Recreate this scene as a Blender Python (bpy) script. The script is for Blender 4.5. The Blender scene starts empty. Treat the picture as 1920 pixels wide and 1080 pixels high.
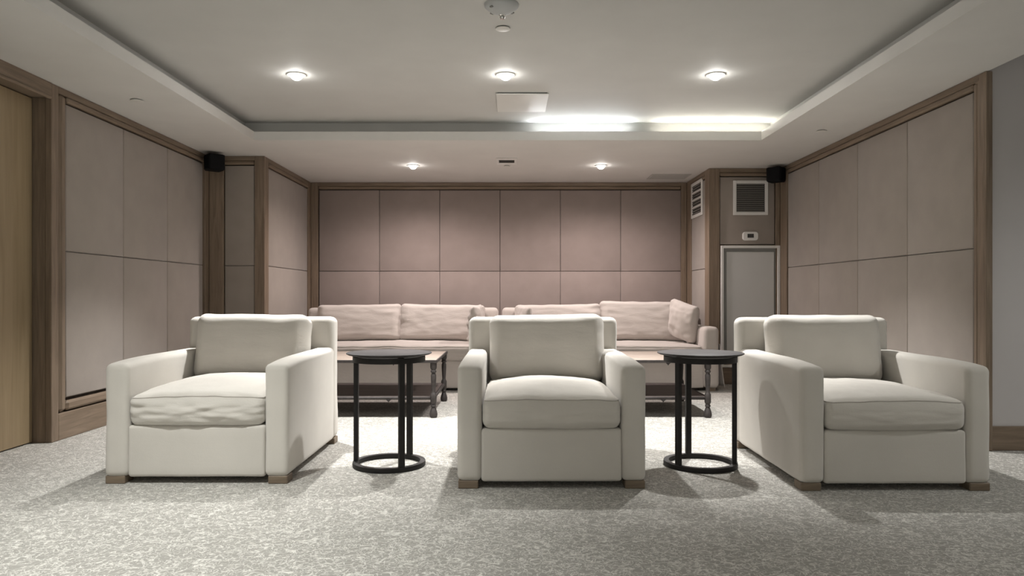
import bpy, bmesh, math, random
from mathutils import Vector, Matrix, noise

S = bpy.context.scene
COL = S.collection
PI = math.pi

# ------------------------------------------------------------------ camera
cam_d = bpy.data.cameras.new('camera')
cam = bpy.data.objects.new('camera', cam_d)
COL.objects.link(cam)
cam.location = (0, 0, 1.0)
cam.rotation_euler = (PI / 2, 0, 0)
cam_d.sensor_width = 36.0
cam_d.lens = 1380 / 1920 * 36
cam_d.shift_x = 3 / 1920
cam_d.shift_y = 15 / 1920
cam_d.clip_start = 0.05
S.camera = cam

# ------------------------------------------------------------------ world, exposure
W = bpy.data.worlds.new('world')
S.world = W
W.use_nodes = True
W.node_tree.nodes['Background'].inputs[0].default_value = (0.5, 0.5, 0.52, 1)
W.node_tree.nodes['Background'].inputs[1].default_value = 0.02
S.view_settings.view_transform = 'Standard'
S.view_settings.look = 'None'
S.view_settings.gamma = 1.0
S.view_settings.use_curve_mapping = False
S.view_settings.exposure = 0.60

# lamp strengths (watts) and colours; the lamps themselves are built with their fittings
LAMP_TRAY = 250.0        # three downlights in the tray
LAMP_SOFFIT = 86.0       # two downlights over the sofas
LAMP_FRONT = 235.0       # unseen tray downlight inferred over the left foreground
LAMP_REAR_FILL = 130.0        # unseen row behind the photographer, added as frontal fill
COL_TRAY = (1.0, 0.99, 0.97)
COL_SOFFIT = (1.0, 0.87, 0.83)
COL_FRONT = (0.985, 1.0, 0.97)

# ------------------------------------------------------------------ materials
def nt(name):
    m = bpy.data.materials.new(name)
    m.use_nodes = True
    t = m.node_tree
    return m, t, t.nodes['Principled BSDF']

def link(t, a, b):
    t.links.new(a, b)

def coords(t, scale=(1, 1, 1), rot=(0, 0, 0)):
    tc = t.nodes.new('ShaderNodeTexCoord')
    mp = t.nodes.new('ShaderNodeMapping')
    mp.inputs['Scale'].default_value = scale
    mp.inputs['Rotation'].default_value = rot
    link(t, tc.outputs['Object'], mp.inputs['Vector'])
    return mp.outputs['Vector']

def noise_n(t, vec, scale, detail=2.0, rough=0.5, dist=0.0):
    n = t.nodes.new('ShaderNodeTexNoise')
    n.inputs['Scale'].default_value = scale
    n.inputs['Detail'].default_value = detail
    n.inputs['Roughness'].default_value = rough
    n.inputs['Distortion'].default_value = dist
    link(t, vec, n.inputs['Vector'])
    return n.outputs['Fac']

def ramp(t, fac, stops):
    r = t.nodes.new('ShaderNodeValToRGB')
    e = r.color_ramp.elements
    while len(e) < len(stops):
        e.new(0.5)
    for i, (p, c) in enumerate(stops):
        e[i].position = p
        e[i].color = (c[0], c[1], c[2], 1)
    link(t, fac, r.inputs['Fac'])
    return r.outputs['Color']

def math_n(t, op, a, b=None, clamp=False):
    n = t.nodes.new('ShaderNodeMath')
    n.operation = op
    n.use_clamp = clamp
    for i, v in enumerate((a, b)):
        if v is None:
            continue
        if isinstance(v, (int, float)):
            n.inputs[i].default_value = v
        else:
            link(t, v, n.inputs[i])
    return n.outputs[0]

def bump(t, bsdf, height, strength, dist):
    b = t.nodes.new('ShaderNodeBump')
    b.inputs['Strength'].default_value = strength
    b.inputs['Distance'].default_value = dist
    link(t, height, b.inputs['Height'])
    link(t, b.outputs['Normal'], bsdf.inputs['Normal'])

def fabric(name, col, vary=0.08, weave=420, bstr=0.35, wrinkle=0.0, sheen=0.25):
    m, t, p = nt(name)
    v = coords(t)
    n1 = noise_n(t, v, 5.0, 3.0)
    lo = [c * (1 - vary) for c in col]
    hi = [min(1, c * (1 + vary)) for c in col]
    link(t, ramp(t, n1, [(0.3, lo), (0.7, hi)]), p.inputs['Base Color'])
    p.inputs['Roughness'].default_value = 0.95
    p.inputs['Specular IOR Level'].default_value = 0.15
    p.inputs['Sheen Weight'].default_value = sheen
    p.inputs['Sheen Roughness'].default_value = 0.6
    vx = coords(t, (1, 1, 0.35))
    w = noise_n(t, vx, weave, 2.0)
    h = w
    if wrinkle:
        vw = coords(t, (1.0, 1.0, 3.2))
        w2 = noise_n(t, vw, 9.0, 4.0, 0.55, 0.6)
        h = math_n(t, 'ADD', math_n(t, 'MULTIPLY', w, 0.12), math_n(t, 'MULTIPLY', w2, wrinkle))
    bump(t, p, h, bstr, 0.01 if wrinkle else 0.0015)
    return m

def paint(name, col, rough=0.75, spec=0.3):
    m, t, p = nt(name)
    v = coords(t)
    n1 = noise_n(t, v, 3.0, 3.0)
    link(t, ramp(t, n1, [(0.3, [c * 0.97 for c in col]), (0.7, [min(1, c * 1.02) for c in col])]), p.inputs['Base Color'])
    p.inputs['Roughness'].default_value = rough
    p.inputs['Specular IOR Level'].default_value = spec
    n2 = noise_n(t, v, 260, 2.0)
    bump(t, p, n2, 0.12, 0.001)
    return m

def wood(name, dark, light, scale=(22, 22, 1.4), rough=0.5):
    m, t, p = nt(name)
    v = coords(t, scale)
    n1 = noise_n(t, v, 1.6, 5.0, 0.6, 0.8)
    link(t, ramp(t, n1, [(0.28, dark), (0.72, light)]), p.inputs['Base Color'])
    p.inputs['Roughness'].default_value = rough
    p.inputs['Specular IOR Level'].default_value = 0.35
    bump(t, p, n1, 0.12, 0.002)
    return m

def metal(name, col, rough=0.5, metallic=0.6):
    m, t, p = nt(name)
    v = coords(t)
    n1 = noise_n(t, v, 35, 4.0)
    link(t, ramp(t, n1, [(0.3, [c * 0.75 for c in col]), (0.75, [min(1, c * 1.3) for c in col])]), p.inputs['Base Color'])
    p.inputs['Metallic'].default_value = metallic
    p.inputs['Roughness'].default_value = rough
    bump(t, p, noise_n(t, v, 180, 2.0), 0.15, 0.001)
    return m

def emitter(name, col, strength):
    m, t, p = nt(name)
    p.inputs['Base Color'].default_value = (0.9, 0.9, 0.9, 1)
    p.inputs['Emission Color'].default_value = (*col, 1)
    p.inputs['Emission Strength'].default_value = strength
    return m

M = {}
M['linen'] = fabric('linen_ivory', (0.60, 0.570, 0.522), 0.03, 420, 0.35, 0.10)
M['linen_wrinkled'] = fabric('linen_ivory_wrinkled', (0.60, 0.570, 0.522), 0.035, 420, 0.6, 0.42)
M['linen_sofa_pink_lit'] = fabric('linen_sofa_pink_lit', (0.55, 0.505, 0.472), 0.035, 420, 0.65, 0.45)  # ivory linen with the soffit lamps' pink put into its colour
M['linen_pillow_pink_lit'] = fabric('linen_pillow_pink_lit', (0.55, 0.505, 0.472), 0.03, 420, 0.45, 0.18)  # carries the same lamp pink in its colour as the sofas
M['piping'] = fabric('linen_piping', (0.45, 0.42, 0.38), 0.03, 500, 0.3)
M['wall_fabric'] = fabric('taupe_wall_fabric', (0.300, 0.262, 0.232), 0.05, 330, 0.4)
M['wall_fabric_back'] = fabric('pink_lit_taupe_wall_fabric', (0.285, 0.236, 0.217), 0.05, 330, 0.4)  # side wall taupe with the pink lamp tint mixed into the colour
M['wood'] = wood('stained_oak', (0.150, 0.110, 0.077), (0.255, 0.195, 0.143))
M['wood_h'] = wood('stained_oak_horizontal', (0.150, 0.110, 0.077), (0.255, 0.195, 0.143), (1.4, 1.4, 22))
M['door_wood'] = wood('door_veneer', (0.265, 0.198, 0.116), (0.345, 0.265, 0.165), (14, 14, 0.7), 0.42)
M['foot_wood'] = wood('foot_oak', (0.14, 0.105, 0.075), (0.22, 0.17, 0.12), (3, 22, 22))
M['ceiling'] = paint('ceiling_paint', (0.520, 0.517, 0.496))
M['soffit'] = paint('soffit_paint_bounce_lit', (0.640, 0.630, 0.605))  # ceiling paint lightened to carry the brighter light on the soffit
M['hall_paint'] = paint('hall_wall_paint', (0.52, 0.495, 0.49))
M['rear_paint'] = paint('rear_wall_paint', (0.62, 0.60, 0.57))
M['gap'] = paint('shadow_gap_board', (0.04, 0.03, 0.024))
M['white'] = paint('white_enamel', (0.72, 0.71, 0.69), 0.45, 0.4)
M['ivory'] = paint('ceiling_fitting_white', (0.62, 0.61, 0.58), 0.5, 0.4)
M['grey_panel'] = paint('grey_panel_paint', (0.43, 0.44, 0.44), 0.6)
M['leaf_panel'] = paint('service_leaf_paint', (0.56, 0.56, 0.55), 0.6)
M['pale_grille'] = paint('pale_grille_paint', (0.44, 0.43, 0.41), 0.6)
M['grey_reveal'] = paint('grey_reveal_paint', (0.24, 0.24, 0.23), 0.6)
M['black'] = paint('black_speaker_body', (0.006, 0.006, 0.007), 0.7, 0.15)
M['black_cloth'] = fabric('black_speaker_cloth', (0.008, 0.008, 0.009), 0.1, 500, 0.3, 0, 0.0)
M['iron'] = metal('blackened_iron', (0.010, 0.0085, 0.008), 0.6, 0.2)
M['iron_top'] = metal('blackened_iron_top', (0.018, 0.013, 0.013), 0.6, 0.1)
M['table_iron'] = metal('aged_grey_iron', (0.038, 0.032, 0.030), 0.6, 0.25)
M['table_top'] = wood('bleached_table_top', (0.25, 0.20, 0.165), (0.35, 0.285, 0.24), (1.2, 16, 16), 0.5)
M['shelf_wood'] = wood('dark_shelf_wood', (0.048, 0.036, 0.032), (0.090, 0.070, 0.063), (1.2, 16, 16), 0.55)
M['duct'] = paint('duct_dark', (0.03, 0.028, 0.026))
M['louvre'] = paint('louvre_grey', (0.20, 0.19, 0.175), 0.5)
M['screen'] = paint('thermostat_screen', (0.05, 0.05, 0.05), 0.25, 0.5)
M['chrome'] = metal('chrome', (0.6, 0.6, 0.58), 0.15, 1.0)
M['lens_tray'] = emitter('downlight_lens_tray', (1.0, 0.98, 0.95), 70.0)
M['lens_soffit'] = emitter('downlight_lens_soffit', (1.0, 0.96, 0.92), 60.0)
M['led_cool'] = emitter('led_tape_cool', (0.92, 0.97, 1.0), 78.0)
M['led_warm'] = emitter('led_tape_warm', (1.0, 0.97, 0.87), 66.0)

def carpet_material():
    m, t, p = nt('patterned_carpet')
    v = coords(t, (1.0, 1.35, 1.0))
    n1 = noise_n(t, v, 21.0, 1.5, 0.5, 0.9)
    b1 = math_n(t, 'ABSOLUTE', math_n(t, 'SUBTRACT', n1, 0.5))
    l1 = math_n(t, 'SUBTRACT', 1.0, math_n(t, 'MULTIPLY', b1, 17.0), True)
    v2 = coords(t, (1.4, 1.0, 1.0), (0, 0, 0.8))
    n2 = noise_n(t, v2, 25.0, 1.5, 0.5, 1.2)
    b2 = math_n(t, 'ABSOLUTE', math_n(t, 'SUBTRACT', n2, 0.48))
    l2 = math_n(t, 'SUBTRACT', 1.0, math_n(t, 'MULTIPLY', b2, 20.0), True)
    pat = math_n(t, 'MAXIMUM', l1, l2)
    fine = noise_n(t, coords(t), 330.0, 2.0)
    mixv = math_n(t, 'ADD', math_n(t, 'MULTIPLY', pat, 0.85), math_n(t, 'MULTIPLY', math_n(t, 'SUBTRACT', fine, 0.5), 0.5), True)
    link(t, ramp(t, mixv, [(0.0, (0.31, 0.298, 0.272)), (0.45, (0.41, 0.397, 0.365)), (1.0, (0.80, 0.78, 0.73))]), p.inputs['Base Color'])
    p.inputs['Roughness'].default_value = 0.95
    p.inputs['Specular IOR Level'].default_value = 0.1
    p.inputs['Sheen Weight'].default_value = 0.15
    h = math_n(t, 'ADD', math_n(t, 'MULTIPLY', pat, 0.8), math_n(t, 'MULTIPLY', fine, 0.4))
    bump(t, p, h, 0.5, 0.005)
    return m
M['carpet'] = carpet_material()

# ------------------------------------------------------------------ helpers
def mesh_obj(name, me, mat, parent=None, smooth=False):
    o = bpy.data.objects.new(name, me)
    COL.objects.link(o)
    if mat is not None and not me.materials:
        me.materials.append(M[mat])
    if parent is not None:
        o.parent = parent
    if smooth:
        for f in me.polygons:
            f.use_smooth = True
    return o

def from_data(name, verts, faces, mat, parent=None, smooth=False):
    me = bpy.data.meshes.new(name)
    me.from_pydata([tuple(v) for v in verts], [], faces)
    me.update()
    return mesh_obj(name, me, mat, parent, smooth)

def fix_normals(bm):
    bmesh.ops.recalc_face_normals(bm, faces=bm.faces[:])

def from_bm(name, bm, mat, parent=None, smooth=False):
    fix_normals(bm)
    me = bpy.data.meshes.new(name)
    bm.to_mesh(me)
    bm.free()
    return mesh_obj(name, me, mat, parent, smooth)

def add_box(bm, lo, hi, bev=0.0, segs=1):
    lo, hi = Vector(lo), Vector(hi)
    vs = [bm.verts.new((x, y, z)) for x in (lo.x, hi.x) for y in (lo.y, hi.y) for z in (lo.z, hi.z)]
    fs = []
    for idx in ((0, 1, 3, 2), (4, 6, 7, 5), (0, 4, 5, 1), (2, 3, 7, 6), (0, 2, 6, 4), (1, 5, 7, 3)):
        fs.append(bm.faces.new([vs[i] for i in idx]))
    if bev > 0:
        es = list({e for f in fs for e in f.edges})
        bmesh.ops.bevel(bm, geom=es, offset=bev, segments=segs, affect='EDGES', profile=0.5)

def box(name, lo, hi, mat, parent=None, bev=0.0, segs=1, smooth=False):
    bm = bmesh.new()
    add_box(bm, lo, hi, bev, segs)
    return from_bm(name, bm, mat, parent, smooth)

def lathe(name, prof, mat, parent=None, n=32, loc=(0, 0, 0), smooth=True, axis_flip=False, closed=False):
    """prof: list of (radius, z)"""
    verts, faces = [], []
    k = len(prof)
    for i in range(n):
        a = 2 * PI * i / n
        for r, z in prof:
            verts.append((loc[0] + r * math.cos(a), loc[1] + r * math.sin(a), loc[2] + z))
    rng = k if closed else k - 1
    for i in range(n):
        j = (i + 1) % n
        for q in range(rng):
            q2 = (q + 1) % k
            faces.append((i * k + q, j * k + q, j * k + q2, i * k + q2))
    bm = bmesh.new()
    bv = [bm.verts.new(v) for v in verts]
    for f in faces:
        try:
            bm.faces.new([bv[i] for i in f])
        except ValueError:
            pass
    if not closed:
        bmesh.ops.remove_doubles(bm, verts=bm.verts[:], dist=1e-5)
        bmesh.ops.holes_fill(bm, edges=[e for e in bm.edges if e.is_boundary], sides=0)
    o = from_bm(name, bm, mat, parent, smooth)
    if smooth:
        for e in o.data.edges:
            pass
        try:
            o.data.set_sharp_from_angle(angle=math.radians(40))
        except Exception:
            pass
    return o

def tube(name, pts, r, mat, parent=None, n=6, closed=False):
    pts = [Vector(p) for p in pts]
    L = len(pts)
    bm = bmesh.new()
    rings = []
    for i, p in enumerate(pts):
        if closed:
            d = pts[(i + 1) % L] - pts[i - 1]
        else:
            d = pts[min(i + 1, L - 1)] - pts[max(i - 1, 0)]
        d.normalize()
        up = Vector((0, 0, 1)) if abs(d.z) < 0.9 else Vector((1, 0, 0))
        a = d.cross(up).normalized()
        b = a.cross(d).normalized()
        rings.append([bm.verts.new(p + r * (math.cos(2 * PI * k / n) * a + math.sin(2 * PI * k / n) * b)) for k in range(n)])
    m = L if closed else L - 1
    for i in range(m):
        A, B = rings[i], rings[(i + 1) % L]
        for k in range(n):
            bm.faces.new((A[k], A[(k + 1) % n], B[(k + 1) % n], B[k]))
    if not closed:
        bm.faces.new(rings[0])
        bm.faces.new(rings[-1][::-1])
    return from_bm(name, bm, mat, parent, True)

def axis_samples(h, r, n, k):
    r = min(r, h * 0.999)
    out = [-h + r * i / k for i in range(k)]
    inner = h - r
    if inner > 1e-4:
        out += [-inner + 2 * inner * i / n for i in range(n + 1)]
    else:
        out += [0.0]
    out += [h - r * i / k for i in range(k - 1, -1, -1)]
    return out

def round_point(p, h, r):
    q = Vector([max(-(h[i] - r), min(h[i] - r, p[i])) for i in range(3)])
    d = p - q
    if d.length < 1e-9:
        return p
    return q + d.normalized() * r

def soft_box(name, size, r, n, mat, parent=None, deform=None, loc=(0, 0, 0), rot=None, k=3):
    """a box with rounded edges and enough vertices to be deformed; size full extents"""
    h = Vector(size) / 2
    sx = [axis_samples(h[i], r, n[i], k) for i in range(3)]
    vid, verts, faces = {}, [], []
    R = rot.to_matrix() if rot is not None else None
    def vert(ijk):
        if ijk not in vid:
            p = Vector((sx[0][ijk[0]], sx[1][ijk[1]], sx[2][ijk[2]]))
            p = round_point(p, h, r)
            if deform:
                p = deform(p, h)
            if R is not None:
                p = R @ p
            vid[ijk] = len(verts)
            verts.append(p + Vector(loc))
        return vid[ijk]
    c = [len(s) for s in sx]
    for ax in range(3):
        a, b = [q for q in range(3) if q != ax]
        for side in (0, c[ax] - 1):
            for i in range(c[a] - 1):
                for j in range(c[b] - 1):
                    quad = []
                    for di, dj in ((0, 0), (1, 0), (1, 1), (0, 1)):
                        ijk = [0, 0, 0]
                        ijk[ax] = side
                        ijk[a] = i + di
                        ijk[b] = j + dj
                        quad.append(vert(tuple(ijk)))
                    faces.append(quad)
    bm = bmesh.new()
    bv = [bm.verts.new(v) for v in verts]
    for f in faces:
        try:
            bm.faces.new([bv[i] for i in f])
        except ValueError:
            pass
    return from_bm(name, bm, mat, parent, True)

def empty(name, loc, rz=0.0):
    o = bpy.data.objects.new(name, None)
    o.empty_display_size = 0.1
    COL.objects.link(o)
    o.location = loc
    o.rotation_euler = (0, 0, rz)
    return o

def tag(o, label=None, cat=None, group=None, kind=None):
    if label:
        o['label'] = label
    if cat:
        o['category'] = cat
    if group:
        o['group'] = group
    if kind:
        o['kind'] = kind
    return o

def struct(o, label=None):
    o['kind'] = 'structure'
    if label:
        o['label'] = label
    return o

def copy_tree(o, parent=None):
    c = o.copy()
    COL.objects.link(c)
    c.parent = parent
    for ch in list(o.children):
        copy_tree(ch, c)
    return c

# ------------------------------------------------------------------ the room
XL, XR = -3.12, 3.06           # faces of the side walls
YP_L, YP_R = 7.62, 8.35        # front faces of the two corner piers
XPL, XPR = -2.545, 2.25        # inner faces of the piers
YB = 9.39                      # back wall
ZS = 2.45                      # soffit height
ZT = 2.64                      # tray ceiling height
ROW = 1.315                    # joint between the panel rows
ZP0, ZP1 = 0.278, 2.355        # fabric bottom and top
YE = 4.75                      # near end of the right wall
YD = 5.006                     # near end of the panelled left wall
YF = -2.0                      # wall behind the photographer

fl = box('floor', (-3.5, YF - 0.2, -0.10), (6.0, 9.7, 0.0), 'carpet')
struct(fl, 'patterned grey beige carpet')

# tray ceiling slab
cl = box('ceiling', (-3.6, YF - 0.2, ZT), (3.08, 9.7, ZT + 0.28), 'ceiling')
struct(cl, 'raised tray ceiling, off-white paint')

# soffit around the tray: lower lip and set-back cove above it
TX0, TX1, TY0, TY1 = -2.385, 2.335, 0.4, 6.85
bm = bmesh.new()
def ring(bm, x0, x1, y0, y1, z0, z1, ox0=-3.6, ox1=3.08, oy0=YF - 0.2, oy1=9.7):
    o = [(ox0, oy0), (ox1, oy0), (ox1, oy1), (ox0, oy1)]
    i = [(x0, y0), (x1, y0), (x1, y1), (x0, y1)]
    V = {}
    for nm, pts in (('o', o), ('i', i)):
        for z in (z0, z1):
            V[nm, z] = [bm.verts.new((p[0], p[1], z)) for p in pts]
    for k in range(4):
        j = (k + 1) % 4
        for z in (z0, z1):
            bm.faces.new((V['o', z][k], V['o', z][j], V['i', z][j], V['i', z][k]))
        for nm in 'oi':
            bm.faces.new((V[nm, z0][k], V[nm, z0][j], V[nm, z1][j], V[nm, z1][k]))
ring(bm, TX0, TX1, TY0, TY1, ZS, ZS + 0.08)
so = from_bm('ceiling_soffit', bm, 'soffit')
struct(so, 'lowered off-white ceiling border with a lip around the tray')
bm = bmesh.new()
ring(bm, TX0 - 0.13, TX1 + 0.13, TY0 - 0.13, TY1 + 0.13, ZS + 0.08, ZT)
cv = from_bm('ceiling_cove', bm, 'ceiling')
struct(cv, 'recessed cove between the soffit lip and the tray')

# walls with an upholstered panel field inside a timber frame ------------------
class Wall:
    def __init__(self, name, org, u, n, label):
        self.o, self.u, self.n = Vector(org), Vector(u), Vector(n)
        self.root = None
        self.name, self.label = name, label
    def P(self, u, v, d):
        p = self.o + self.u * u + self.n * d
        return Vector((p.x, p.y, v))
    def corners(self, u0, u1, v0, v1, d0, d1):
        a, b = self.P(u0, v0, d0), self.P(u1, v1, d1)
        return (Vector([min(a[i], b[i]) for i in range(3)]), Vector([max(a[i], b[i]) for i in range(3)]))
    def board(self, u0, u1, v0, v1, d0, d1, thick_mat='gap'):
        lo, hi = self.corners(u0, u1, v0, v1, d0, d1)
        self.root = box(self.name, lo, hi, thick_mat)
        struct(self.root, self.label)
    def member(self, name, u0, u1, v0, v1, d0=-0.045, d1=0.0, mat='wood', bev=0.004):
        lo, hi = self.corners(u0, u1, v0, v1, d0, d1)
        return box(name, lo, hi, mat, self.root, bev)
    def panel(self, u0, u1, v0, v1, mat='wall_fabric', d=-0.012):
        g = 0.002
        u0, u1, v0, v1 = u0 + g, u1 - g, v0 + g, v1 - g
        vs, fs = [], []
        for (ins, dd) in ((0.0, -0.045), (0.0, d - 0.010), (0.004, d - 0.0035), (0.011, d)):
            for (a, b) in ((u0 + ins, v0 + ins), (u1 - ins, v0 + ins), (u1 - ins, v1 - ins), (u0 + ins, v1 - ins)):
                vs.append(self.P(a, b, dd))
        for q in range(3):
            for k in range(4):
                j = (k + 1) % 4
                fs.append((q * 4 + k, q * 4 + j, q * 4 + 4 + j, q * 4 + 4 + k))
        fs.append((12, 13, 14, 15))
        bm = bmesh.new()
        bv = [bm.verts.new(v) for v in vs]
        for f in fs:
            bm.faces.new([bv[i] for i in f])
        bmesh.ops.recalc_face_normals(bm, faces=bm.faces[:])
        # open at the back: make sure the front looks into the room
        front = bm.faces[:][-1]
        front.normal_update()
        if front.normal.dot(self.n) < 0:
            bmesh.ops.reverse_faces(bm, faces=bm.faces[:])
        me = bpy.data.meshes.new('fabric_panel')
        bm.to_mesh(me)
        bm.free()
        o = mesh_obj('fabric_panel', me, mat, self.root, True)
        try:
            me.set_sharp_from_angle(angle=math.radians(50))
        except Exception:
            pass
        return o
    def frame(self, u0, u1, w0, w1, mould=True, m0=0.0, m1=0.0):
        """outer timber frame u0..u1 with stile widths w0, w1, top rail, base rail and an inner moulding"""
        self.member('stile', u0, u0 + w0, 0.0, ZS - 0.001)
        self.member('stile', u1 - w1, u1, 0.0, ZS - 0.001)
        self.member('top_rail', u0 + w0, u1 - w1, 2.402, ZS - 0.001, mat='wood_h')
        self.member('base_rail', u0 + w0, u1 - w1, 0.0, 0.185, mat='wood_h')
        if mould:
            a, b = u0 + w0 + m0, u1 - w1 - m1
            self.member('moulding', a + 0.004, b - 0.004, 2.362, 2.400, -0.045, 0.006, 'wood_h', 0.010)
            self.member('moulding', a + 0.004, b - 0.004, 0.196, 0.262, -0.045, 0.006, 'wood_h', 0.016)

# left wall
wl = Wall('wall_left', (XL, 0, 0), (0, 1, 0), (1, 0, 0), 'taupe upholstered panel wall beside the door')
wl.board(YD + 0.02, YP_L + 0.2, 0, ZS, -0.25, -0.044)
wl.frame(YD, YP_L, 0.078, 0.10, True, 0.089)
wl.member('moulding', YD + 0.090, YD + 0.160, 0.196, 2.400, -0.045, 0.006, 'wood', 0.018)
for (a, b) in ((5.187, 5.963), (5.963, 6.727), (6.727, 7.50)):
    wl.panel(a, b, ZP0 + 0.004, ROW)
    wl.panel(a, b, ROW, ZP1)
# left pier, front
wpf = Wall('wall_pier_left', (0, YP_L, 0), (1, 0, 0), (0, -1, 0), 'narrow dark panelled pier in the left corner')
wpf.board(XL - 0.02, XPL - 0.046, 0, ZS, -0.3, -0.044)
wpf.frame(XL, XPL, 0.15, 0.105)
wpf.panel(XL + 0.155, XPL - 0.11, ZP0, ROW)
wpf.panel(XL + 0.155, XPL - 0.11, ROW, ZP1)
# left pier, return
wps = Wall('wall_return_left', (XPL, 0, 0), (0, 1, 0), (1, 0, 0), 'panelled return wall beside the left sofa')
wps.board(YP_L + 0.05, YB + 0.1, 0, ZS, -0.3, -0.044)
wps.frame(YP_L + 0.047, YB, 0.083, 0.11)
wps.panel(YP_L + 0.14, YB - 0.12, ZP0, ROW)
wps.panel(YP_L + 0.14, YB - 0.12, ROW, ZP1)
# back wall
wb = Wall('wall_back', (0, YB, 0), (1, 0, 0), (0, -1, 0), 'pink-lit taupe upholstered panel wall behind the sofas')
wb.board(XPL - 0.1, XPR + 0.1, 0, ZS, -0.3, -0.044)
wb.frame(XPL, XPR, 0.090, 0.072)
for i in range(6):
    a = -2.446 + i * 0.7713
    wb.panel(a, a + 0.7713, ZP0, ROW, 'wall_fabric_back')
    wb.panel(a, a + 0.7713, ROW, ZP1, 'wall_fabric_back')
# right pier, return
wrs = Wall('wall_return_right', (XPR, 0, 0), (0, 1, 0), (-1, 0, 0), 'panelled return wall beside the right sofa')
wrs.board(YP_R + 0.05, YB + 0.1, 0, ZS, -0.3, -0.044)
wrs.frame(YP_R + 0.047, YB, 0.123, 0.20)
wrs.panel(YP_R + 0.175, YB - 0.205, ZP0, ROW)
wrs.panel(YP_R + 0.175, YB - 0.205, ROW, ZP1)
# right pier, front
wrf = Wall('wall_pier_right', (0, YP_R, 0), (1, 0, 0), (0, -1, 0), 'dark panelled pier carrying the air grille')
wrf.board(XPR + 0.046, XR + 0.02, 0, ZS, -0.3, -0.044)
wrf.frame(XPR, XR, 0.125, 0.05)
wrf.panel(XPR + 0.13, XR - 0.055, 1.585, ZP1)
wrf.member('cover_board', XPR + 0.125, XR - 0.05, 0.185, 1.58, -0.045, -0.02, 'wood')
# right wall
wr = Wall('wall_right', (XR, 0, 0), (0, 1, 0), (-1, 0, 0), 'taupe upholstered panel wall beside the hall opening')
wr.board(YE + 0.16, YP_R + 0.3, 0, ZS, -0.3, -0.044)
wr.frame(YE, YP_R, 0.056, 0.19, True, 0.058)
wr.member('moulding', YE + 0.064, YE + 0.112, 0.196, 2.400, -0.045, 0.006, 'wood', 0.014)
for i in range(4):
    a = 4.885 + i * 0.8165
    wr.panel(a, a + 0.8165, ZP0, ROW)
    wr.panel(a, a + 0.8165, ROW, ZP1)
ec = box('end_casing', (XR + 0.001, YE - 0.012, 0), (XR + 0.046, YE + 0.10, ZS - 0.001), 'wood', wr.root, 0.004)

# hall to the right of the opening
hw = box('wall_hall', (3.108, YE + 0.02, 0), (6.0, YE + 0.15, 2.95), 'hall_paint')
struct(hw, 'plain pale wall at the right edge')
hb = box('baseboard_hall', (3.108, YE + 0.002, 0), (5.99, YE + 0.02, 0.158), 'wood_h', None, 0.004)
struct(hb, 'brown timber baseboard on the pale wall')
struct(box('wall_hall_far', (6.0, YF - 0.2, 0), (6.1, YE + 0.15, 2.95), 'hall_paint'), 'pale far side wall of the hall')
struct(box('ceiling_hall', (3.08, YF - 0.2, 2.92), (6.1, YE + 0.15, 3.02), 'ceiling'), 'off-white hall ceiling')
struct(box('wall_front', (-3.6, YF - 0.3, 0), (6.1, YF - 0.2, 3.0), 'rear_paint'), 'plain wall behind the photographer')

# door on the left
XD = XL - 0.13
d1 = empty('door_1', (XD, 4.48, 0))
tag(d1, 'plain olive brown wood veneer door at the left edge', 'door', kind='structure')
del d1['category']
def dbox(name, lo, hi, mat, bev=0.0):
    o = box(name, lo, hi, mat, d1, bev)
    o.location = (-XD, -4.48, 0)
    return o
dbox('door_leaf', (XD - 0.05, 3.98, 0.008), (XD, YD - 0.004, 2.345), 'door_wood', 0.003)
dbox('jamb', (XD - 0.05, YD + 0.003, 0), (XL - 0.046, YD + 0.018, ZS - 0.001), 'wood')
dbox('jamb', (XD - 0.05, 3.94, 0), (XL - 0.002, 3.976, ZS - 0.001), 'wood')
dbox('head', (XD - 0.05, 3.976, 2.352), (XL, YD, ZS - 0.001), 'wood_h')
dbox('head_bead', (XL - 0.022, 3.976, 2.338), (XL + 0.008, YD, 2.362), 'wood_h', 0.008)
dbox('casing', (XL - 0.05, 3.85, 0), (XL + 0.006, 3.94, ZS - 0.001), 'wood', 0.004)
h = lathe('handle', [(0.0, 0), (0.026, 0), (0.026, 0.008), (0.010, 0.010), (0.010, 0.045), (0.0, 0.045)], 'chrome', d1, 20)
h.rotation_euler = (0, PI / 2, 0)
h.location = (0.0, -0.42, 1.0)
struct(box('wall_left_near', (XL - 0.25, YF - 0.2, 0), (XL, 3.85, ZS), 'rear_paint'), 'left wall beside the photographer')
struct(box('wall_door_back', (XD - 0.20, 3.80, 0), (XD - 0.055, YD + 0.05, ZS), 'gap'), 'dark wall behind the door')

# ------------------------------------------------------------------ armchairs
def fbm(p, s=1.0):
    return noise.noise(p * s) + 0.5 * noise.noise(p * s * 2.1 + Vector((7, 3, 1)))

def body_deform(seed, amt=0.004):
    off = Vector((seed * 3.7, seed * 1.3, seed * 2.9))
    def f(p, h):
        n = fbm(p + off, 5.0)
        return p + Vector((amt * n, amt * fbm(p - off, 4.0), amt * 0.6 * n))
    return f

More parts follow.
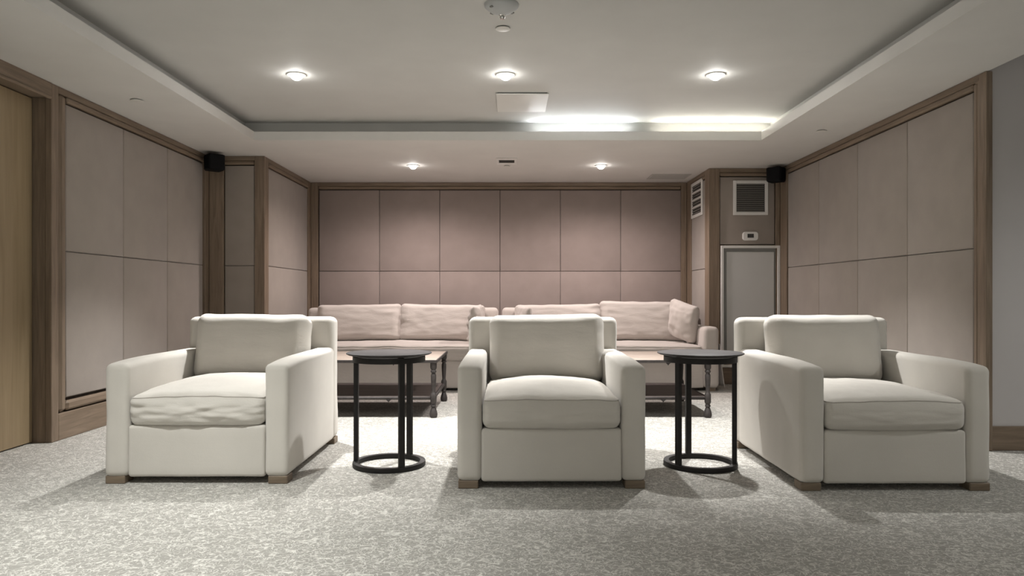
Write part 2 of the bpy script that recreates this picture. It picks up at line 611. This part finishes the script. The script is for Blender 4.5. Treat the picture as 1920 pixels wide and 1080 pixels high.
def seat_cushion_deform(seed, crown, wr, bulge=0.022):
    off = Vector((seed * 2.3, seed * 5.1, seed * 0.7))
    def f(p, h):
        fx = max(0.0, 1 - (p.x / h.x) ** 2)
        fy = max(0.0, 1 - (p.y / h.y) ** 2)
        fz = (p.z / h.z + 1) / 2
        q = p.copy()
        q.z += crown * (fx ** 0.55) * (min(1.0, fy * 1.15) ** 0.5) * fz
        q.z -= 0.010 * (fx ** 0.5) * (1 - fz)
        if p.y < 0:
            side = (abs(p.y) / h.y) ** 6
            q.y -= bulge * max(0, 1 - (p.z / h.z) ** 2) * (fx ** 0.5) * side
            w = noise.noise(Vector((p.x * 6, p.z * 36, 0)) + off) + 0.7 * noise.noise(Vector((p.x * 13, p.z * 50, 4)) + off)
            q.y -= wr * w * side
        q.z += 0.006 * fbm(p + off, 4.5) * fz + 0.0025 * fbm(p + off, 14) * fz
        return q
    return f

def back_cushion_deform(seed, puff, wr, sag=0.012):
    off = Vector((seed * 4.3, seed * 1.9, seed * 3.1))
    def f(p, h):
        ux, uz = p.x / h.x, p.z / h.z
        fx = max(0.0, 1 - ux * ux)
        fz = max(0.0, 1 - uz * uz)
        q = p.copy()
        s = 1 if p.y > 0 else -1
        q.y += s * puff * (fx * fz) ** 0.5 * min(1, abs(p.y) / (h.y * 0.5))
        q.y *= 0.72 + 0.28 * min(1.0, fx * 3.0 + 0.1) * min(1.0, fz * 3.0 + 0.1)
        # corners pulled out a little, top edge sags between them
        q.x += 0.009 * ux * abs(uz) ** 3
        q.z += 0.004 * uz * abs(ux) ** 4
        if p.z > 0:
            q.z -= sag * fx * uz
        w = noise.noise(Vector((p.x * 3.5, p.z * 15, s)) + off) + 0.6 * noise.noise(Vector((p.x * 9, p.z * 24, s)) + off)
        edge = max(abs(ux), abs(uz))
        q.y += s * wr * w * (0.5 + 0.8 * edge ** 3)
        q.z += 0.005 * noise.noise(Vector((p.x * 8, 0, 0)) + off) * uz
        return q
    return f

def seam_path(h, r, deform, z_sign=1, n=24, grow=0.001):
    """rounded rectangle path along the upper edge of a cushion"""
    pts = []
    hx, hy = h.x, h.y
    zz = z_sign * (h.z - r * 0.29)
    ins = r * 0.29 - grow
    loop = []
    for i in range(n):
        loop.append((-hx + r + (2 * hx - 2 * r) * i / n, -hy + ins))
    for i in range(6):
        a = -PI / 2 + PI / 2 * i / 6
        loop.append((hx - r + (r - ins) * math.cos(a), -hy + r + (r - ins) * math.sin(a)))
    for i in range(n):
        loop.append((hx - ins, -hy + r + (2 * hy - 2 * r) * i / n))
    for i in range(6):
        a = PI / 2 * i / 6
        loop.append((hx - r + (r - ins) * math.cos(a), hy - r + (r - ins) * math.sin(a)))
    for i in range(n):
        loop.append((hx - r - (2 * hx - 2 * r) * i / n, hy - ins))
    for i in range(6):
        a = PI / 2 + PI / 2 * i / 6
        loop.append((-hx + r + (r - ins) * math.cos(a), hy - r + (r - ins) * math.sin(a)))
    for i in range(n):
        loop.append((-hx + ins, hy - r - (2 * hy - 2 * r) * i / n))
    for i in range(6):
        a = PI + PI / 2 * i / 6
        loop.append((-hx + r + (r - ins) * math.cos(a), -hy + r + (r - ins) * math.sin(a)))
    for (x, y) in loop:
        pts.append(deform(Vector((x, y, zz)), h))
    return pts

def armchair(loc, rz, seed, label, crown=0.062, wr=0.004, cush_x=0.0, cush_tilt=0.0, cush_lean=9, cush_w=0.725):
    t = empty('armchair', loc, rz)
    tag(t, label, 'armchair', 'ivory armchairs in the front row')
    Wd, D, H, aw = 0.98, 1.16, 0.86, 0.128
    z0 = 0.036
    for s in (-1, 1):
        for y in (-D / 2 + 0.055, D / 2 - 0.055):
            box('foot', (s * (Wd / 2 - 0.057) - 0.052, y - 0.048, 0.0), (s * (Wd / 2 - 0.057) + 0.052, y + 0.048, z0 + 0.006), 'foot_wood', t, 0.004)
    # arms
    ah = 0.655 - z0
    ay0, ay1 = -D / 2, D / 2 - 0.12
    for s in (-1, 1):
        bd = body_deform(seed + s, 0.003)
        def arm_def(p, h, bd=bd):
            q = bd(p, h)
            if p.z > 0:
                # the top slopes gently down towards the front
                f = max(0.0, -(p.y) / h.y)
                q.z -= 0.018 * f ** 3 * (p.z / h.z)
            return q
        soft_box('arm', (aw, ay1 - ay0, ah), 0.034, (3, 14, 10), 'linen', t, arm_def,
                 (s * (Wd / 2 - aw / 2), (ay0 + ay1) / 2, z0 + ah / 2))
    soft_box('back', (Wd, 0.145, H - z0), 0.045, (16, 3, 12), 'linen', t, body_deform(seed + 5, 0.004),
             (0, D / 2 - 0.0725, (H + z0) / 2))
    soft_box('seat_base', (Wd - 2 * aw + 0.006, D - 0.2, 0.275), 0.018, (14, 8, 6), 'linen', t, body_deform(seed + 9, 0.003),
             (0, -0.094, z0 + 0.1375))
    # seat cushion
    cs = (Wd - 2 * aw - 0.004, 0.88, 0.148)
    dfm = seat_cushion_deform(seed, crown, wr)
    loc_c = (0, -D / 2 + 0.44 - 0.004, 0.312 + 0.074 + 0.002)
    cu = soft_box('seat_cushion', cs, 0.040, (44, 24, 14), 'linen_wrinkled', t, dfm, loc_c, None, 4)
    pts = [p + Vector(loc_c) for p in seam_path(Vector(cs) / 2, 0.040, dfm)]
    tube('piping', pts, 0.0036, 'piping', cu, 6, True)
    # back cushion
    bs = (cush_w, 0.205, 0.43)
    from mathutils import Euler
    e = Euler((math.radians(-cush_lean), math.radians(cush_tilt), 0))
    bdf = back_cushion_deform(seed + 2, 0.026, 0.0055, 0.0)
    soft_box('back_cushion', bs, 0.075, (30, 4, 20), 'linen_wrinkled', t, bdf,
             (cush_x, 0.305, 0.665), e, 4)
    return t

CH_L = (-1.672, 3.91 + 0.58, 0)
CH_M = (0.214, 3.81 + 0.58, 0)
CH_R = (1.975, 3.765 + 0.58, 0)
armchair(CH_L, 0.0, 1.0, 'ivory linen armchair nearest the wooden door, with a rumpled seat cushion', 0.070, 0.011, 0.0, 0.8, 10)
armchair(CH_M, 0.0, 2.0, 'ivory linen armchair standing between the two round side tables', 0.060, 0.005, 0.018, -0.6, 9)
armchair(CH_R, 0.0, 3.0, 'ivory linen armchair nearest the pale hall wall, beside the right panelled wall', 0.050, 0.004, -0.005, 0.0, 9, 0.70)

# ------------------------------------------------------------------ round side tables
def side_table(loc, rz, label):
    t = empty('side_table', loc, rz)
    tag(t, label, 'side table', 'round black side tables')
    R, zt = 0.250, 0.666
    lathe('table_top', [(0, zt - 0.024), (R - 0.075, zt - 0.024), (R - 0.012, zt - 0.010), (R, zt - 0.004), (R, zt), (R - 0.004, zt + 0.002), (0, zt)], 'iron_top', t, 64)
    rr = 0.212
    lathe('apron_ring', [(rr - 0.010, zt - 0.052), (rr, zt - 0.052), (rr, zt - 0.020), (rr - 0.010, zt - 0.020)], 'iron', t, 56, closed=True)
    lathe('base_ring', [(rr - 0.030, 0.002), (rr, 0.0), (rr + 0.002, 0.014), (rr, 0.028), (rr - 0.030, 0.028)], 'iron', t, 64, closed=True)
    for a in (180, 60, -60):
        o = box('leg', (rr - 0.030, -0.017, 0.026), (rr - 0.004, 0.017, zt - 0.020), 'iron', t, 0.003)
        o.rotation_euler = (0, 0, math.radians(a))
    return t

side_table((-0.716, 4.35, 0), 0.0, 'round black metal side table between the door-side armchair and the middle armchair')
side_table((1.122, 4.35, 0), math.radians(157), 'round black metal side table between the middle armchair and the hall-side armchair')

# ------------------------------------------------------------------ coffee tables
LEG_PROF = [(0.0, 0.0), (0.024, 0.0), (0.031, 0.010), (0.033, 0.030), (0.029, 0.052), (0.021, 0.074), (0.016, 0.086),
            (0.022, 0.092), (0.022, 0.104), (0.017, 0.110), (0.022, 0.118), (0.026, 0.128), (0.026, 0.192), (0.020, 0.202),
            (0.016, 0.215), (0.019, 0.262), (0.022, 0.320), (0.022, 0.348), (0.016, 0.366), (0.024, 0.376), (0.024, 0.384),
            (0.018, 0.392), (0.024, 0.402), (0.027, 0.412), (0.027, 0.452), (0.0, 0.452)]

def coffee_table(x0, x1, y0, y1, label):
    cx, cy = (x0 + x1) / 2, (y0 + y1) / 2
    t = empty('coffee_table', (cx, cy, 0))
    tag(t, label, 'coffee table', 'coffee tables before the sofas')
    hx, hy = (x1 - x0) / 2, (y1 - y0) / 2
    # pale boards framed by a thin iron edge
    nb = 5
    for i in range(nb):
        a = -hy + 0.012 + (2 * hy - 0.024) * i / nb
        b = -hy + 0.012 + (2 * hy - 0.024) * (i + 1) / nb
        box('top_board', (-hx + 0.012, a + 0.001, 0.456), (hx - 0.012, b - 0.001, 0.474), 'table_top', t, 0.0015)
    for (lo, hi) in (((-hx, -hy, 0.452), (hx, -hy + 0.012, 0.476)), ((-hx, hy - 0.012, 0.452), (hx, hy, 0.476)),
                     ((-hx, -hy + 0.012, 0.452), (-hx + 0.012, hy - 0.012, 0.476)), ((hx - 0.012, -hy + 0.012, 0.452), (hx, hy - 0.012, 0.476))):
        box('edge_strip', lo, hi, 'table_iron', t, 0.002)
    for sx in (-1, 1):
        for sy in (-1, 1):
            lathe('leg', LEG_PROF, 'table_iron', t, 16, (sx * (hx - 0.032), sy * (hy - 0.032), 0))
    # lower shelf and its rails
    lx, ly = hx - 0.032, hy - 0.032
    sh = box('shelf', (-lx + 0.012, -ly + 0.012, 0.158), (lx - 0.012, ly - 0.012, 0.172), 'shelf_wood', t, 0.002)
    for sy in (-1, 1):
        tube('rail', [(-lx + 0.02, sy * ly, 0.160), (lx - 0.02, sy * ly, 0.160)], 0.013, 'table_iron', t, 8)
    for sx in (-1, 1):
        tube('rail', [(sx * lx, -ly + 0.02, 0.160), (sx * lx, ly - 0.02, 0.160)], 0.013, 'table_iron', t, 8)
    # small pointed pendants under the front edge and rail
    for (px, pz) in ((hx - 0.36, 0.452), (hx - 0.40, 0.149)):
        lathe('pendant', [(0.0, -0.024), (0.006, -0.014), (0.022, 0.0), (0.0, 0.002)], 'table_iron', t, 12, (px, -hy + 0.020, pz))
    return t

coffee_table(-1.99, -0.600, 6.02, 7.03, 'low pale-topped iron coffee table before the sofa with the ruffled pillow')
coffee_table(0.245, 1.655, 6.02, 7.03, 'low pale-topped iron coffee table before the sofa nearest the white service panel')

# ------------------------------------------------------------------ sofas
def sofa(x0, x1, seed, label, tops=(0.885, 0.885), flap=False):
    Y0, Y1 = 7.70, 8.88
    cx, cy = (x0 + x1) / 2, (Y0 + Y1) / 2
    t = empty('sofa', (cx, cy, 0))
    tag(t, label, 'sofa', 'linen sofas along the back wall')
    Wd, D, aw = x1 - x0, Y1 - Y0, 0.165
    z0 = 0.03
    mat = 'linen_sofa_pink_lit'
    for s in (-1, 1):
        for y in (-D / 2 + 0.07, D / 2 - 0.07):
            box('foot', (s * (Wd / 2 - 0.075) - 0.04, y - 0.04, 0), (s * (Wd / 2 - 0.075) + 0.04, y + 0.04, z0 + 0.01), 'foot_wood', t, 0.004)
    for s in (-1, 1):
        soft_box('arm', (aw, D - 0.16, 0.675 - z0), 0.05, (3, 12, 9), mat, t, body_deform(seed + s, 0.006),
                 (s * (Wd / 2 - aw / 2), -0.08, (0.675 + z0) / 2))
    soft_box('back', (Wd, 0.19, 0.862 - z0), 0.05, (26, 3, 10), mat, t, body_deform(seed + 4, 0.006), (0, D / 2 - 0.095, (0.862 + z0) / 2))
    soft_box('seat_base', (Wd - 2 * aw + 0.01, D - 0.2, 0.29), 0.02, (26, 8, 6), mat, t, body_deform(seed + 8, 0.006), (0, -0.075, z0 + 0.145))
    cs = (Wd - 2 * aw - 0.006, 0.90, 0.150)
    base = seat_cushion_deform(seed, 0.022, 0.005)
    def dfm(p, h):
        q = base(p, h)
        q.z += 0.014 * math.exp(-((p.x - 0.03) / 0.12) ** 2) * ((p.z / h.z + 1) / 2) * (0.5 + 0.5 * noise.noise(Vector((p.x * 8, p.y * 4, seed))))
        return q
    lc = (0, -D / 2 + 0.45 + 0.012, 0.322 + 0.075)
    cu = soft_box('seat_cushion', cs, 0.04, (60, 18, 7), 'linen_sofa_pink_lit', t, dfm, lc, None, 4)
    tube('piping', [p + Vector(lc) for p in seam_path(Vector(cs) / 2, 0.04, dfm, 1, 40)], 0.0036, 'piping', cu, 6, True)
    from mathutils import Euler
    half = (Wd - 2 * aw) / 2
    for i, s in enumerate((-1, 1)):
        hgt = tops[i] - 0.475
        e = Euler((math.radians(-13), math.radians(0.8 * s), 0))
        soft_box('back_cushion', (half + 0.015, 0.20, hgt / math.cos(math.radians(13))), 0.06, (44, 5, 24), 'linen_sofa_pink_lit', t,
                 back_cushion_deform(seed + 3 + i, 0.030, 0.012, 0.002), (s * (half / 2 + 0.002), D / 2 - 0.31, 0.475 + hgt / 2), e, 4)
    if flap:
        # loose slipcover hem hanging at the outer side
        vs, fs = [], []
        nu, nv = 22, 12
        for side in (0, 1):
            for j in range(nv + 1):
                v = j / nv
                for i in range(nu + 1):
                    u = i / nu
                    out = 0.012 + 0.050 * (1 - v) ** 1.4 * (0.55 + 0.45 * math.sin(u * 9 + 1.0)) + 0.004 * side
                    vs.append((Wd / 2 + out, -D / 2 + 0.03 + 0.54 * u, 0.045 + 0.45 * v))
        o = (nu + 1) * (nv + 1)
        for j in range(nv):
            for i in range(nu):
                a = j * (nu + 1) + i
                fs.append((a, a + 1, a + nu + 2, a + nu + 1))
                fs.append((o + a, o + a + nu + 1, o + a + nu + 2, o + a + 1))
        for j in range(nv):
            for i in (0, nu):
                a = j * (nu + 1) + i
                fs.append((a, a + nu + 1, o + a + nu + 1, o + a))
        for i in range(nu):
            for j in (0, nv):
                a = j * (nu + 1) + i
                fs.append((a, a + 1, o + a + 1, o + a))
        bm = bmesh.new()
        bv = [bm.verts.new(v) for v in vs]
        for f in fs:
            bm.faces.new([bv[i] for i in f])
        from_bm('slipcover_hem', bm, mat, t, True)
    return t

sofa(-2.395, -0.145, 11, 'pale linen sofa behind the armchair by the door', (0.893, 0.893))
sofa(-0.100, 2.190, 17, 'pale linen sofa beside the white service panel, with a taller cushion', (0.893, 0.928), True)

def throw_pillow(loc, rot, seed, label, size=0.46, thick=0.17, ruffle=0.0, mat='linen_pillow_pink_lit'):
    """knife-edged square pillow, local normal = y, pointed soft corners"""
    n = 28
    off = Vector((seed, seed * 2.0, seed * 0.5))
    bm = bmesh.new()
    grid = {}
    for side in (-1, 1):
        for i in range(n + 1):
            for j in range(n + 1):
                u = -1 + 2 * i / n
                v = -1 + 2 * j / n
                border = i in (0, n) or j in (0, n)
                if side == 1 and border:
                    grid[side, i, j] = grid[-1, i, j]
                    continue
                pin = (1 - 0.055 * (1 - v * v) * abs(u) ** 2) * (1 - 0.11 * u ** 4 * v ** 4)
                pin2 = (1 - 0.055 * (1 - u * u) * abs(v) ** 2) * (1 - 0.11 * u ** 4 * v ** 4)
                x = u * size / 2 * pin
                z = v * size / 2 * pin2
                th = max(0.0, (1 - u * u) * (1 - v * v)) ** 0.36 * thick / 2
                w = fbm(Vector((u * 1.6, v * 1.6, side * 2.0)) + off, 1.3) * 0.015
                r = math.sin(v * 16 + seed) * ruffle * abs(u) ** 2 * (1 - abs(v) * 0.3)
                y = side * (th + w * min(1, th * 30)) + r
                if v > 0.6:
                    z -= 0.012 * (1 - u * u)
                grid[side, i, j] = bm.verts.new((x, y, z))
    for side in (-1, 1):
        for i in range(n):
            for j in range(n):
                bm.faces.new((grid[side, i, j], grid[side, i + 1, j], grid[side, i + 1, j + 1], grid[side, i, j + 1]))
    o = from_bm('throw_pillow', bm, mat, None, True)
    o.location = loc
    o.rotation_euler = rot
    tag(o, label, 'pillow', 'throw pillows on the sofas')
    return o

throw_pillow((1.915, 8.14, 0.728), (math.radians(5), math.radians(13), math.radians(-64)), 3.0, 'square linen throw pillow leaning on the sofa arm nearest the white service panel', 0.45, 0.20, 0.004)
throw_pillow((-0.385, 8.13, 0.700), (math.radians(4), math.radians(-3), math.radians(80)), 8.0, 'rumpled throw pillow on the door-side sofa, half behind the middle armchair', 0.43, 0.15, 0.014)
throw_pillow((0.162, 8.13, 0.694), (math.radians(4), math.radians(4), math.radians(-76)), 5.0, 'throw pillow showing only its top behind the middle armchair back', 0.43, 0.15, 0.006)

# ------------------------------------------------------------------ downlights
def downlight(loc, power, colr, lens, label, group, radius=0.055, spot=95, blend=0.75):
    t = empty('downlight', loc)
    tag(t, label, 'downlight', group)
    R = radius
    lathe('trim_ring', [(R - 0.004, -0.001), (R + 0.016, -0.001), (R + 0.014, -0.006), (R, -0.010), (R - 0.006, -0.008)], 'ivory', t, 32, closed=True)
    lathe('lens', [(0, -0.042), (R * 0.3, -0.040), (R * 0.55, -0.032), (R * 0.78, -0.018), (R - 0.005, -0.004), (R - 0.005, -0.001), (0, -0.001)], lens, t, 32)  # dome bulges below the ring to stand in for lamp glare
    ld = bpy.data.lights.new('lamp', 'SPOT')
    ld.energy = power
    ld.color = colr
    ld.spot_size = math.radians(spot)
    ld.spot_blend = blend
    ld.shadow_soft_size = 0.035
    lo = bpy.data.objects.new('lamp', ld)
    COL.objects.link(lo)
    lo.parent = t
    lo.location = (0, 0, -0.082)
    return t

GT = 'downlights in the raised tray'
downlight((-1.584, 5.45, ZT), LAMP_TRAY, COL_TRAY, 'lens_tray', 'lit tray downlight above the door-side armchair, leftmost of its row', GT)
downlight((-0.036, 5.45, ZT), LAMP_TRAY, COL_TRAY, 'lens_tray', 'lit tray downlight between the detectors and the ceiling hatch', GT)
downlight((1.520, 5.45, ZT), LAMP_TRAY, COL_TRAY, 'lens_tray', 'lit tray downlight nearest the glowing cove corner, rightmost of its row', GT)
GS = 'downlights in the soffit over the sofas'
downlight((-1.08, 8.17, ZS), LAMP_SOFFIT, COL_SOFFIT, 'lens_soffit', 'lit soffit downlight left of the small ceiling slot grille', GS, 0.050, 163, 0.75)
downlight((1.006, 8.17, ZS), LAMP_SOFFIT, COL_SOFFIT, 'lens_soffit', 'lit soffit downlight right of the small ceiling slot grille', GS, 0.050, 163, 0.75)
downlight((-1.584, 2.62, ZT), LAMP_FRONT, COL_FRONT, 'lens_tray', 'lit tray downlight above the carpet in front of the door-side armchair', GT, spot=92, blend=1.0)
# added fill lamps, unseen: row behind the photographer, then hall
for bx, bl in ((-1.584, 'leftmost added fill downlight behind the photographer'), (-0.036, 'middle added fill downlight behind the photographer'), (1.52, 'rightmost added fill downlight behind the photographer')):
    downlight((bx, -1.25, ZS), LAMP_REAR_FILL, COL_FRONT, 'lens_tray', bl, GT, spot=130)
downlight((4.4, 2.6, 2.92), 85.0, COL_FRONT, 'lens_tray', 'added fill downlight in the unseen hall ceiling', 'added hall fill lights', spot=140)

# led tape lying in the cove
def led(x0, x1, y, mat, label):
    t = empty('led_strip', ((x0 + x1) / 2, y, ZS + 0.08))
    tag(t, label, 'light strip', 'light strips in the cove')
    w = (x1 - x0) / 2
    box('channel', (-w, -0.008, 0.0005), (w, 0.010, 0.0045), 'white', t)
    o = box('tape', (-w + 0.002, -0.006, -0.001), (w - 0.002, 0.006, 0.001), mat, t)
    c = box('carrier', (-w, -0.0075, -0.0035), (w, 0.0075, -0.0012), 'white', t)
    for q in (o, c):
        q.rotation_euler = (math.radians(64), 0, 0)
        q.location = (0, 0, 0.0105)
led(0.20, 1.14, TY1 + 0.082, 'led_cool', 'cool white light strip hidden in the back cove near the ceiling hatch')
led(1.36, 2.44, TY1 + 0.082, 'led_warm', 'warm white light strip hidden in the back cove at the right corner')

# ------------------------------------------------------------------ ceiling fittings
t = empty('ceiling_hatch', (0.096, 6.22, ZT))
tag(t, 'square white access hatch hanging slightly open in the tray ceiling', 'hatch')
o = box('hatch_door', (-0.212, -0.30, -0.014), (0.212, 0.30, -0.006), 'ivory', t, 0.002)
o.rotation_euler = (math.radians(0.8), 0, 0)
box('hatch_frame', (-0.200, -0.29, -0.004), (0.200, 0.29, -0.0005), 'grey_reveal', t)

def sprinkler(loc, label, r=0.045):
    t = empty('sprinkler_cover', loc)
    tag(t, label, 'sprinkler', 'concealed sprinkler covers')
    lathe('cover_plate', [(0, -0.012), (r - 0.006, -0.012), (r, -0.009), (r, -0.006), (0, -0.006)], 'ivory', t, 28)
    lathe('cup', [(0, -0.006), (r - 0.010, -0.006), (r - 0.010, -0.0005), (0, -0.0005)], 'grey_reveal', t, 24)
    return t
sprinkler((-0.046, 4.50, ZT), 'round white sprinkler cover just beyond the ceiling smoke detector')
sprinkler((-2.76, 5.44, ZS), 'round white sprinkler cover on the soffit above the door-side panel wall')
sprinkler((2.725, 6.45, ZS), 'round white sprinkler cover on the soffit near the hall-side panel wall')
sprinkler((-0.040, 8.18, ZS), 'tiny round sprinkler cover just below the ceiling slot grille', 0.036)

t = empty('smoke_detector', (-0.050, 4.14, ZT))
tag(t, 'grey dome smoke detector cut by the top edge', 'smoke detector')
lathe('dome', [(0, -0.052), (0.030, -0.050), (0.062, -0.040), (0.086, -0.022), (0.096, -0.012), (0.098, -0.0005), (0, -0.0005)], 'grey_panel', t, 40)
lathe('stem', [(0, -0.074), (0.014, -0.072), (0.017, -0.064), (0.013, -0.056), (0.020, -0.050), (0.020, -0.044), (0, -0.044)], 'chrome', t, 20, (0.004, 0.028, 0))
for a in (0.6, 2.4, 3.9):
    b = box('vent_slot', (0.070, -0.010, -0.036), (0.080, 0.010, -0.028), 'grey_reveal', t)
    b.rotation_euler = (0, 0, a)

t = empty('slot_grille', (-0.040, 7.905, ZS))
tag(t, 'small white ceiling slot grille between the soffit downlights', 'grille')
for (lo, hi) in (((-0.11, -0.18, -0.008), (0.11, -0.09, -0.0005)), ((-0.11, 0.09, -0.008), (0.11, 0.18, -0.0005)),
                 ((-0.11, -0.09, -0.008), (-0.083, 0.09, -0.0005)), ((0.083, -0.09, -0.008), (0.11, 0.09, -0.0005))):
    box('frame_bar', lo, hi, 'white', t, 0.0015)
box('slot', (-0.083, -0.09, -0.003), (0.083, 0.09, -0.0005), 'duct', t)

t = empty('ceiling_grille', (1.92, 8.93, ZS))
tag(t, 'flat grey ceiling grille in the soffit by the right return wall', 'grille')
box('grille_plate', (-0.235, -0.18, -0.006), (0.235, 0.18, -0.0005), 'pale_grille', t, 0.002)
for i in range(8):
    y = -0.14 + 0.04 * i
    box('louvre', (-0.215, y - 0.013, -0.009), (0.215, y + 0.013, -0.006), 'pale_grille', t)

# ------------------------------------------------------------------ wall grilles
def wall_grille(loc, rz, w, hgt, nl, label, split=0):
    t = empty('air_grille', loc, rz)     # local: x across, z up, -y into the room
    tag(t, label, 'grille', 'white wall air grilles')
    b = 0.036
    for (lo, hi) in (((-w / 2, -0.018, -hgt / 2), (-w / 2 + b, 0, hgt / 2)), ((w / 2 - b, -0.018, -hgt / 2), (w / 2, 0, hgt / 2)),
                     ((-w / 2 + b, -0.018, hgt / 2 - b), (w / 2 - b, 0, hgt / 2)), ((-w / 2 + b, -0.018, -hgt / 2), (w / 2 - b, 0, -hgt / 2 + b))):
        box('frame_bar', lo, hi, 'white', t, 0.003)
    box('duct_back', (-w / 2 + b, -0.003, -hgt / 2 + b), (w / 2 - b, 0.0, hgt / 2 - b), 'duct', t)
    bm = bmesh.new()
    inner = hgt - 2 * b
    for i in range(nl):
        z = -inner / 2 + inner * (i + 0.5) / nl
        add_box(bm, (-w / 2 + b, -0.014, z - inner / nl * 0.22), (w / 2 - b, -0.004, z + inner / nl * 0.22))
    tag(from_bm('louvres', bm, 'louvre', t), kind='stuff')
    for i in range(split):
        z = -inner / 2 + inner * (i + 1) / (split + 1)
        box('cross_bar', (-w / 2 + b, -0.016, z - 0.010), (w / 2 - b, -0.003, z + 0.010), 'white', t)
    return t

wall_grille((2.725, YP_R + 0.010, 2.114), 0.0, 0.395, 0.392, 15, 'square white wall air grille with dark louvres above the thermostat')
wall_grille((XPR + 0.010, 8.885, 2.17), math.radians(-90), 0.50, 0.43, 12, 'white air grille seen edge-on, on the return wall by the right sofa', 3)

t = empty('thermostat', (2.722, YP_R + 0.012, 1.678))
tag(t, 'small white wall thermostat below the square air grille', 'thermostat')
bm = bmesh.new()
ring_pts = []
for (cxs, czs, a0) in ((1, 1, 0), (-1, 1, 90), (-1, -1, 180), (1, -1, 270)):
    for q in range(7):
        a = math.radians(a0 + 15 * q)
        ring_pts.append((cxs * 0.056 + 0.032 * math.cos(a), czs * 0.018 + 0.032 * math.sin(a)))
layers = [[bm.verts.new((x * f, yy, z * f)) for (x, z) in ring_pts] for (yy, f) in ((0.0, 1.0), (-0.018, 1.0), (-0.025, 0.97), (-0.028, 0.90))]
nr = len(ring_pts)
for A, B in zip(layers, layers[1:]):
    for q in range(nr):
        bm.faces.new((A[q], A[(q + 1) % nr], B[(q + 1) % nr], B[q]))
bm.faces.new(layers[-1])
bm.faces.new(layers[0][::-1])
from_bm('body', bm, 'white', t)
box('screen', (-0.038, -0.0305, -0.018), (0.034, -0.0275, 0.026), 'screen', t, 0.001)

# service panel on the right pier
t = empty('service_panel', (2.722, YP_R + 0.020, 0.0))
tag(t, 'tall grey-white framed service panel on the pier below the thermostat', 'panel')
pw, pz0, pz1 = 0.335, 0.19, 1.572
for (lo, hi) in (((-pw, -0.034, pz0), (-pw + 0.030, 0, pz1)), ((pw - 0.030, -0.034, pz0), (pw, 0, pz1)),
                 ((-pw + 0.03, -0.034, pz1 - 0.030), (pw - 0.03, 0, pz1)), ((-pw + 0.03, -0.034, pz0), (pw - 0.03, 0, pz0 + 0.030))):
    box('frame_bar', lo, hi, 'white', t, 0.003)
box('reveal', (-pw + 0.030, -0.008, pz0 + 0.030), (pw - 0.030, 0, pz1 - 0.030), 'grey_reveal', t)
box('panel_leaf', (-pw + 0.066, -0.022, pz0 + 0.066), (pw - 0.066, -0.0082, pz1 - 0.070), 'leaf_panel', t, 0.003)

# ------------------------------------------------------------------ speakers
def speaker(loc, rz, label):
    t = empty('speaker', loc, rz)      # front looks along -y
    tag(t, label, 'speaker', 'black corner speakers')
    soft_box('cabinet', (0.165, 0.15, 0.165), 0.022, (2, 2, 2), 'black', t, None, (0, 0, 0))
    soft_box('grille_cloth', (0.150, 0.018, 0.150), 0.008, (2, 1, 2), 'black_cloth', t, None, (0, -0.078, 0))
    box('bracket', (-0.02, 0.07, -0.03), (0.02, 0.125, 0.03), 'black', t, 0.004)
    return t
speaker((-2.985, 7.42, 2.343), math.radians(42), 'black wall speaker in the upper corner above the door-side panel wall')
speaker((2.945, 8.16, 2.343), math.radians(-42), 'black wall speaker in the upper corner beside the square air grille')
